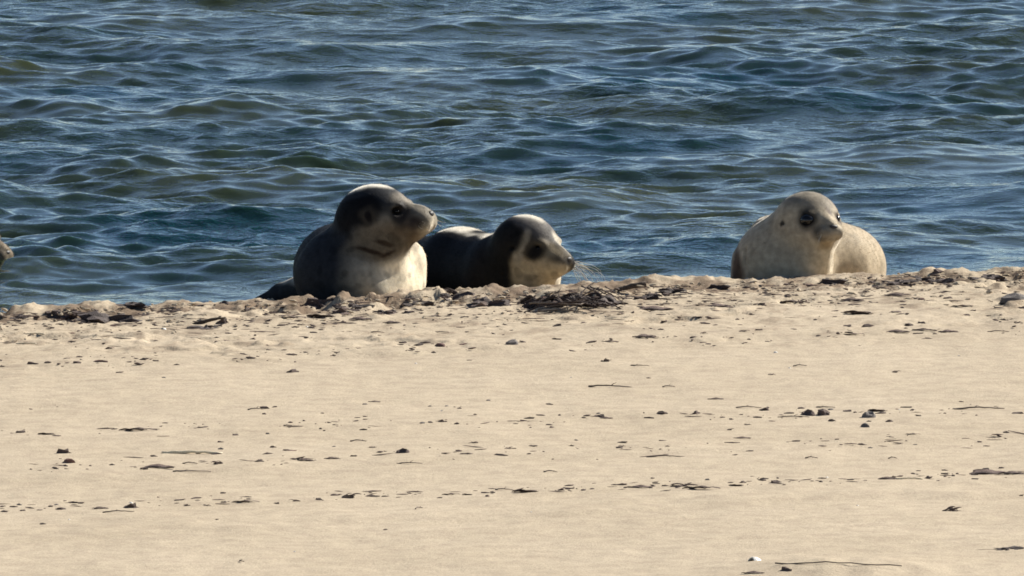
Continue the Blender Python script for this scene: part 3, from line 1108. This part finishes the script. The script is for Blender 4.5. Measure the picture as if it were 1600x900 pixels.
def put(kind, px, py, wpx, hf=0.42, label=None, rz=None, df=0.8, sink=0.12, tilt=0.0):
    lst = LIB[kind]
    i = count.get(kind, 0)
    count[kind] = i + 1
    me = lst[i % len(lst)]
    p = sit(px, py)
    W = wpx * PX * p.y / CAM_D
    nm, cat = CAT[kind]
    o = link(nm, me, None)
    long = kind in ('stick', 'reed', 'wood', 'frond', 'stem')
    zf = {'stick': 1, 'reed': 1, 'wood': 1, 'frond': 0.5, 'shell': 1.0, 'tangle': 1.0}.get(kind, hf / 0.42)
    if kind in ('stick', 'reed'):
        yz = max(1.0, 0.0042 / (0.022 * 2 * W))
        o.scale = (W, W * yz, W * yz)
    else:
        o.scale = (W, W * df, W * zf)
    o.location = (p.x, p.y, gz(p.x, p.y) - sink * W * (0.1 if long else 0.35))
    if rz is None:
        rz = random.uniform(-12, 12) if long else random.choice((0, 180)) + random.uniform(-40, 40)
    o.rotation_euler = (0, R(tilt), R(rz))
    o['kind'] = 'thing'
    if label:
        tag(o, label, cat)
    else:
        r_ = row_of(px, py)
        tag(o, None, cat, WORD[kind] + 's ' + r_)
        mk = next(t_ for x_, t_ in MARKS if px < x_)
        cells.setdefault((WORD[kind], r_, mk), []).append((px, o))
    return o


# --- the large single finds
put('wood', 326, 504, 56, label='short dark driftwood piece lying on the sand left of the raised-head seal', rz=14, tilt=-12)
put('mat', 322, 512, 46, 0.30, label='dark weed mat under the short driftwood piece')
put('weed', 348, 505, 22, 0.5, label='dark weed lump against the right end of the short driftwood piece')
put('reed', 300, 709, 96, label='long pale reed stalk lying on the sand in the lower left', rz=-3)
put('reed', 55, 523, 30, label='short pale reed near the left edge, the upper of two', rz=4)
put('reed', 41, 538, 32, label='short pale reed near the left edge, the lower of two', rz=8)
put('shell', 256, 519, 12, label='white shell below the sand hump at the left, left of the driftwood')
put('shell', 1212, 551, 11, label='white shell on bare sand below the pale seal')
put('shell', 1180, 877, 30, label='largest white shell, at the bottom edge of the photo')
put('shell', 205, 786, 9, label='white shell fragment beside a dark weed scrap in the lowest strandline')
put('shell', 536, 776, 8, label='tiny white shell beside the weed scrap left of centre in the lowest strandline')
put('stick', 955, 605, 74, label='thin brown twig lying alone on bare sand near the centre', rz=-14)
put('stick', 1530, 639, 80, label='straight brown twig at the right end of the middle strandline', rz=3)
put('stick', 655, 795, 20, label='short slanting twig below the lowest strandline, left of centre', rz=60)
put('stick', 378, 878, 16, label='tiny twig alone near the bottom edge, left of centre', rz=-50)
put('reed', 1420, 749, 44, label='pale reed stalk in the lowest strandline near the right edge', rz=6)
put('stem', 1310, 884, 200, label='long thin stem lying over the low sand hump at the bottom edge', rz=-6)
put('weed', 1228, 889, 20, 0.5, label='dark weed scrap at the left end of the long stem at the bottom')
put('frond', 1175, 896, 34, label='flat reddish frond at the very bottom edge below the white shell')
put('mat', 1577, 858, 44, 0.22, label='flat dark weed mat in the lower right corner, largest piece on the lowest sand', rz=8)
put('stem', 1545, 859, 56, label='thin stem running left from the weed mat in the lower right corner', rz=8)
put('tangle', 1485, 798, 30, label='small loop of dark weed alone on sand in the lower right', rz=0)
put('stone', 1586, 470, 48, 0.34, label='large flat dark stone at the right edge below the water', rz=10)
put('stone', 800, 538, 24, 0.5, label='rounded grey stone below the gap between the dark seal and the weed heap')
put('stone', 1357, 652, 24, 0.5, label='rounded grey stone right of the dark weed lumps in the middle strandline')
put('stone', 1352, 667, 16, 0.5, label='smaller grey stone just below another in the middle strandline')
put('weed', 1262, 648, 27, 0.5, label='left one of two large dark weed lumps in the middle strandline')
put('weed', 1286, 648, 24, 0.5, label='right one of two large dark weed lumps in the middle strandline')
put('weed', 98, 708, 22, 0.5, label='dark weed lump in the lower left, above a red one')
put('red', 106, 723, 20, 0.5, label='small red weed lump in the lower left, below a dark one')
put('weed', 413, 638, 17, 0.6, label='dark weed lump with a trailing stem alone on the bare sand')
put('stick', 400, 640, 26, label='trailing stem beside the lone dark weed lump on the bare sand', rz=20)
put('weed', 945, 565, 18, 0.5, label='dark weed lump alone on the sand under the weed heap')
put('weed', 1068, 760, 46, 0.26, label='widest dark weed scrap of the lowest strandline, right of centre')
put('weed', 545, 778, 28, 0.42, label='dark weed scrap left of centre in the lowest strandline')
put('weed', 205, 793, 26, 0.42, label='dark weed scrap near the left end of the lowest strandline')
put('frond', 380, 785, 36, label='flat dark frond in the lowest strandline at the left')
put('frond', 820, 769, 44, label='thin curved frond at the centre of the lowest strandline')
put('weed', 1536, 738, 28, 0.42, label='dark weed lump at the right end of the lowest strandline')
put('frond', 1540, 741, 56, label='flat dark frond under the weed lump at the right end of the lowest strandline')
put('weed', 629, 707, 26, 0.42, label='dark weed scrap below centre left in the middle strandline')
put('frond', 475, 720, 30, label='flat reddish frond left of centre in the middle strandline')
put('frond', 1117, 624, 24, label='thin flat weed scrap alone above the middle strandline, right of centre')
put('weed', 457, 581, 22, 0.28, label='flat weed scrap alone on the bare sand below the raised-head seal')

for (px, py, wp, lb) in (
        (165, 488, 86, 'dark seaweed mat on the face of the sand hump at the far left'),
        (205, 490, 40, 'small dark seaweed mat at the right foot of the left sand hump'),
        (98, 490, 44, 'dark seaweed mat between the left edge and the left sand hump'),
        (30, 494, 40, 'dark seaweed mat on the sand edge nearest the left side of the photo'),
        (1463, 433, 56, 'dark seaweed mat on the sand hump right of the pale seal'),
        (1438, 438, 34, 'small dark seaweed mat at the left foot of the hump right of the pale seal'),
        (1545, 437, 44, 'dark seaweed mat on the sand edge between the right hump and the right side'),
        (1300, 444, 36, 'dark seaweed mat under the chest of the pale seal'),
        (1405, 441, 40, 'dark seaweed mat by the rump of the pale seal'),
        (705, 468, 70, 'long dark seaweed mat below the body of the dark seal, left one of two'),
        (764, 464, 60, 'long dark seaweed mat below the body of the dark seal, right one of two'),
        (655, 473, 40, 'dark seaweed mat below the sunlit chest of the seal with its head raised'),
        (502, 480, 50, 'dark seaweed mat below the shaded flank of the seal with its head raised'),
        (550, 481, 44, 'dark seaweed mat below the middle of the seal with its head raised'),
        (600, 489, 36, 'dark seaweed mat a little down the sand from the seal with its head raised'),
        (1050, 458, 44, 'dark seaweed mat on the sand edge halfway between the weed heap and the pale seal'),
        (1012, 465, 34, 'dark seaweed mat just right of the slanting driftwood stick'),
        (1122, 452, 30, 'dark seaweed mat on the sand edge just left of the pale seal')):
    put('mat', px, py, wp, random.uniform(0.26, 0.40), label=lb, rz=random.uniform(-15, 15))

# --- the wrack heap in front of the dark seal: one thing of many pieces
heap = bpy.data.objects.new('seaweed_heap', None)
COL.objects.link(heap)
hp = sit(893, 478)
heap.location = hp
tag(heap, 'large dark heap of seaweed and stems in front of the dark seal', 'seaweed heap')
rh = random.Random(12)


def heap_piece(name, me, px, py, wpx, lift=0.0, rz=0.0, df=0.8, zf=1.0, tilt=0.0):
    p = sit(px, py)
    W = wpx * PX
    o = link(name, me, None, heap)
    o.location = Vector((p.x, p.y, gz(p.x, p.y) + lift * PX - 0.004)) - hp
    o.scale = (W, W * df, W * zf)
    o.rotation_euler = (0, R(tilt), R(rz))
    return o


WR_C = [clump_mesh(i, M_WRACK, 0.5, 0.75, 3) for i in (101, 102, 103)]
WR_F = [frond_mesh(i, M_WRACK) for i in (111, 112, 113)]
WR_S = [stick_mesh(i, M_WRACK, 0.022, 0.09, 2) for i in (121, 122, 123)]
for (px, py, wp, lf, zf) in ((884, 474, 34, 0, .7), (906, 471, 36, 0, .9), (862, 478, 26, 0, .5)):
    heap_piece('weed_clump', rh.choice(WR_C), px, py, wp, lf, rh.uniform(-30, 30), .8, zf)
o = heap_piece('red_clump', LIB['red'][0], 853, 464, 28, 0, 0, .8, 1.4)
for k in range(22):
    c = rh.uniform(-1, 1)
    heap_piece('frond', rh.choice(WR_F), 892 + c * 66, 478 + rh.uniform(-7, 7) * (1 - 0.7 * abs(c)), rh.uniform(36, 74), rh.uniform(0, 13) * (1 - abs(c)), rh.uniform(-40, 40), .6, rh.uniform(.6, 1.2), c * 14 + rh.uniform(-8, 8))
for k in range(44):
    c = rh.uniform(-1, 1)
    heap_piece('stem', rh.choice(WR_S if k % 4 else LIB['stick']), 892 + c * 66, 478 + rh.uniform(-8, 9) * (1 - 0.7 * abs(c)), rh.uniform(40, 90), 1 + rh.uniform(2, 15) * (1 - abs(c)), rh.uniform(-40, 40), 1.0, 1.0, c * 16 + rh.uniform(-8, 8))
for k in range(12):
    heap_piece('stem', rh.choice(WR_S), 915 + rh.uniform(-50, 50), 474 + rh.uniform(-4, 6), rh.uniform(40, 70), rh.uniform(8, 16), rh.uniform(-60, 60), 1.0, 1.0, rh.choice((-1, 1)) * rh.uniform(16, 34))
put('wood', 976, 452, 76, label='driftwood stick slanting up to the right of the seaweed heap', rz=-160, tilt=14)

# --- small scraps, read from the photograph: x, y, width
SMALL = {
    'weed': [(33, 676, 20), (88, 681, 16), (178, 671, 14), (225, 733, 14), (340, 725, 24), (368, 680, 14), (344, 691, 11), (427, 699, 13), (405, 721, 18), (552, 713, 13),
             (582, 699, 14), (692, 659, 20), (740, 692, 17), (794, 701, 19), (672, 660, 10), (523, 664, 10), (67, 819, 12), (95, 796, 20), (36, 798, 12), (5, 791, 10), (293, 790, 14),
             (322, 790, 15), (463, 783, 18), (498, 781, 14), (433, 787, 10), (602, 828, 9), (339, 812, 7), (350, 785, 12), (62, 797, 12), (1014, 591, 10), (1206, 586, 15), (1398, 582, 14),
             (862, 668, 11), (938, 651, 18), (1035, 646, 20), (1087, 646, 16), (912, 653, 9), (833, 697, 17), (892, 697, 12), (972, 698, 15), (803, 701, 11), (1195, 641, 22), (1325, 643, 17),
             (1300, 658, 14), (1390, 659, 14), (1435, 650, 13), (1590, 646, 24), (1472, 641, 10), (1167, 664, 14), (1140, 672, 11), (877, 766, 15), (890, 767, 9), (925, 764, 10), (1160, 754, 14),
             (1330, 750, 13), (1352, 751, 8), (1395, 746, 13), (1480, 740, 11), (1596, 776, 10), (1212, 754, 24), (50, 569, 20), (75, 567, 14), (120, 567, 17), (243, 564, 12), (455, 554, 20), (2, 573, 14),
             (135, 508, 18), (35, 506, 20), (970, 493, 13), (819, 505, 13), (871, 510, 18), (911, 505, 12), (1037, 499, 14), (1090, 495, 19), (1175, 492, 14), (1098, 521, 14), (1160, 518, 18), (1190, 477, 17),
             (1325, 511, 16), (1357, 510, 22), (1420, 509, 18), (1440, 505, 14), (1400, 489, 24), (1570, 496, 22), (1590, 505, 16), (1545, 494, 14), (1520, 487, 16), (1482, 466, 15), (1510, 492, 14), (1555, 501, 12),
             (1185, 516, 16), (1240, 514, 12), (1300, 444, 30), (1250, 474, 30), (1420, 443, 24), (1465, 436, 26), (1550, 437, 24), (1470, 446, 12), (655, 540, 22), (630, 536, 16), (490, 520, 16), (520, 556, 12), (560, 545, 14), (700, 470, 40), (750, 466, 40),
             (540, 478, 50), (520, 484, 24), (610, 490, 26), (640, 488, 20), (680, 495, 18), (705, 492, 14), (470, 508, 14), (430, 512, 10), (395, 530, 12), (420, 545, 14), (1060, 455, 26), (1040, 462, 24), (1000, 468, 26), (1020, 461, 30), (1110, 460, 14),
             (1145, 470, 18), (1375, 452, 16), (310, 470, 12), (260, 482, 14), (350, 478, 20), (385, 486, 20), (425, 490, 16), (445, 482, 14), (160, 494, 30), (190, 490, 24), (95, 492, 20), (75, 495, 16), (1260, 455, 16), (1230, 462, 14)],
    'red': [(155, 565, 26), (200, 553, 14), (170, 545, 18), (175, 512, 16), (240, 505, 12), (1268, 447, 18), (1290, 440, 16), (690, 536, 24), (725, 538, 18), (455, 704, 16), (112, 520, 14), (1440, 468, 16)],
    'frond': [(210, 673, 50), (72, 679, 30), (245, 731, 44), (517, 717, 26), (584, 628, 18), (702, 773, 24), (730, 773, 18), (580, 776, 22), (155, 795, 28), (998, 762, 38), (1090, 764, 50), (1150, 759, 26), (1385, 749, 30), (1580, 741, 40),
              (1158, 685, 26), (1424, 679, 20), (1370, 642, 32), (945, 654, 20), (1005, 527, 42), (952, 531, 26), (1230, 474, 50), (1340, 490, 50), (1400, 520, 34), (1480, 518, 34), (1440, 515, 30), (1330, 520, 30), (870, 530, 18), (1020, 482, 50), (1120, 480, 46), (1160, 482, 40),
              (450, 498, 40), (500, 496, 50), (560, 500, 34), (610, 505, 30), (350, 533, 20), (1500, 479, 30), (1530, 450, 34), (1400, 462, 36), (1330, 470, 40)],
    'stick': [(185, 800, 50), (297, 725, 24), (450, 666, 14), (788, 766, 30), (1268, 716, 20), (1395, 717, 14), (300, 737, 60), (640, 722, 40), (1040, 714, 60), (860, 738, 22), (1290, 637, 30), (1240, 652, 50), (1170, 637, 40), (560, 690, 26), (1000, 572, 30), (1045, 605, 20),
              (1250, 572, 22), (1560, 519, 34), (690, 520, 24), (590, 520, 22)],
    'stone': [(345, 702, 9), (256, 590, 8), (418, 678, 7), (698, 635, 8), (672, 635, 7), (763, 626, 8), (570, 632, 9), (522, 698, 8), (30, 789, 9), (88, 789, 8), (1298, 640, 10), (935, 646, 8), (660, 661, 9), (1430, 695, 8), (1105, 750, 8), (900, 688, 8), (1360, 700, 8)],
    'shell': [(1405, 640, 5), (650, 568, 6), (892, 590, 5), (690, 642, 6), (1292, 746, 6), (1340, 790, 6), (830, 800, 5), (460, 862, 6), (108, 812, 6), (1234, 575, 6), (1498, 556, 5), (480, 511, 7)],
}
for kd, lst in SMALL.items():
    for (px, py, wp) in lst:
        put(kd, px, py, wp * (0.95 if kd in ('weed', 'red') else 1.0), random.uniform(0.24, 0.42))

for (wd_, r_, mk), lst in cells.items():
    lst.sort(key=lambda t_: t_[0])
    for i, (_, o) in enumerate(lst):
        if len((wd_ + r_ + mk).split()) > 11:
            wd_ = wd_.replace('seaweed', 'weed').replace('dark weed', 'weed')
        o['label'] = wd_ + ' ' + r_ + ' ' + mk + ('' if len(lst) == 1 else ', ' + ORD[i] + ' from left')

# --- crumbs of wrack and clods of sand nobody could count
_b = bmesh.new()
bmesh.ops.create_icosphere(_b, subdivisions=1, radius=1)
ICO_V = np.array([v.co[:] for v in _b.verts])
ICO_F = np.array([[v.index for v in f.verts] for f in _b.faces])
_b.free()


def scatter(name, mat, lines, smin, smax, emin, emax, flat, edge, seed, label, cat, patchy=True, rise=0.2, tilt=0.12):
    rr = np.random.default_rng(seed)
    VV, n = [], 0
    for (y0, m, spread, cnt) in lines:
        for _ in range(cnt):
            px = rr.uniform(-150, 1750)
            if patchy and math.sin(px * 0.021 + y0) + math.sin(px * 0.047 + 2 * y0) < rr.uniform(-1.6, 0.9):
                continue
            py = y0 + m * px + rr.normal(0, spread)
            if py < 487 - 0.04 * px + edge:
                continue
            p = sit(px, py)
            sz = (smin + (smax - smin) * rr.random() ** 2.2) * PX
            a, el = rr.normal(0, 0.3), rr.uniform(emin, emax)
            k = 1 + rr.uniform(-0.35, 0.35, len(ICO_V))
            x, y, z = ICO_V[:, 0] * sz * el * k, ICO_V[:, 1] * sz * 1.1 * k, ICO_V[:, 2] * sz * flat * k
            z = z + x * rr.normal(0, tilt)
            VV.append(np.stack([p.x + x * math.cos(a) - y * math.sin(a), p.y + x * math.sin(a) + y * math.cos(a), p.z + z + sz * rise], -1))
            n += 1
    F = (ICO_F[None] + len(ICO_V) * np.arange(n)[:, None, None]).reshape(-1, 3)
    o = link(name, mesh_np(name, np.concatenate(VV), F, False), mat)
    tag(o, label, cat, kind='stuff')


scatter('wrack_crumbs', M_WEED, [(570, -0.036, 7, 320), (675, -0.022, 5, 200), (728, -0.026, 6, 200), (793, -0.034, 4, 240), (640, 0.0, 6, 40), (520, -0.036, 16, 900), (500, -0.04, 9, 900), (491, -0.04, 4, 700)],
        0.6, 2.4, 1.0, 4.5, 0.75, 1, 77, 'tiny crumbs of dried seaweed strewn along the strandlines', 'seaweed crumbs')
scatter('wrack_threads', M_WEED, [(492, -0.04, 6, 500), (506, -0.04, 8, 500), (525, -0.037, 10, 260), (676, -0.022, 4, 60), (728, -0.026, 5, 70), (793, -0.034, 3, 80)],
        0.45, 1.1, 7, 24, 0.8, 1, 78, 'thin threads of dried seaweed lying along the strandlines', 'seaweed threads', True, 0.9, 0.06)
scatter('sand_clods', M_SAND, [(488, -0.04, 4, 700), (494, -0.04, 7, 900), (510, -0.04, 12, 600)],
        0.8, 4.2, 0.9, 2.1, 0.65, -3, 79, 'small crumbled clods of sand along the rough sand edge', 'sand clods', True, 0.15)
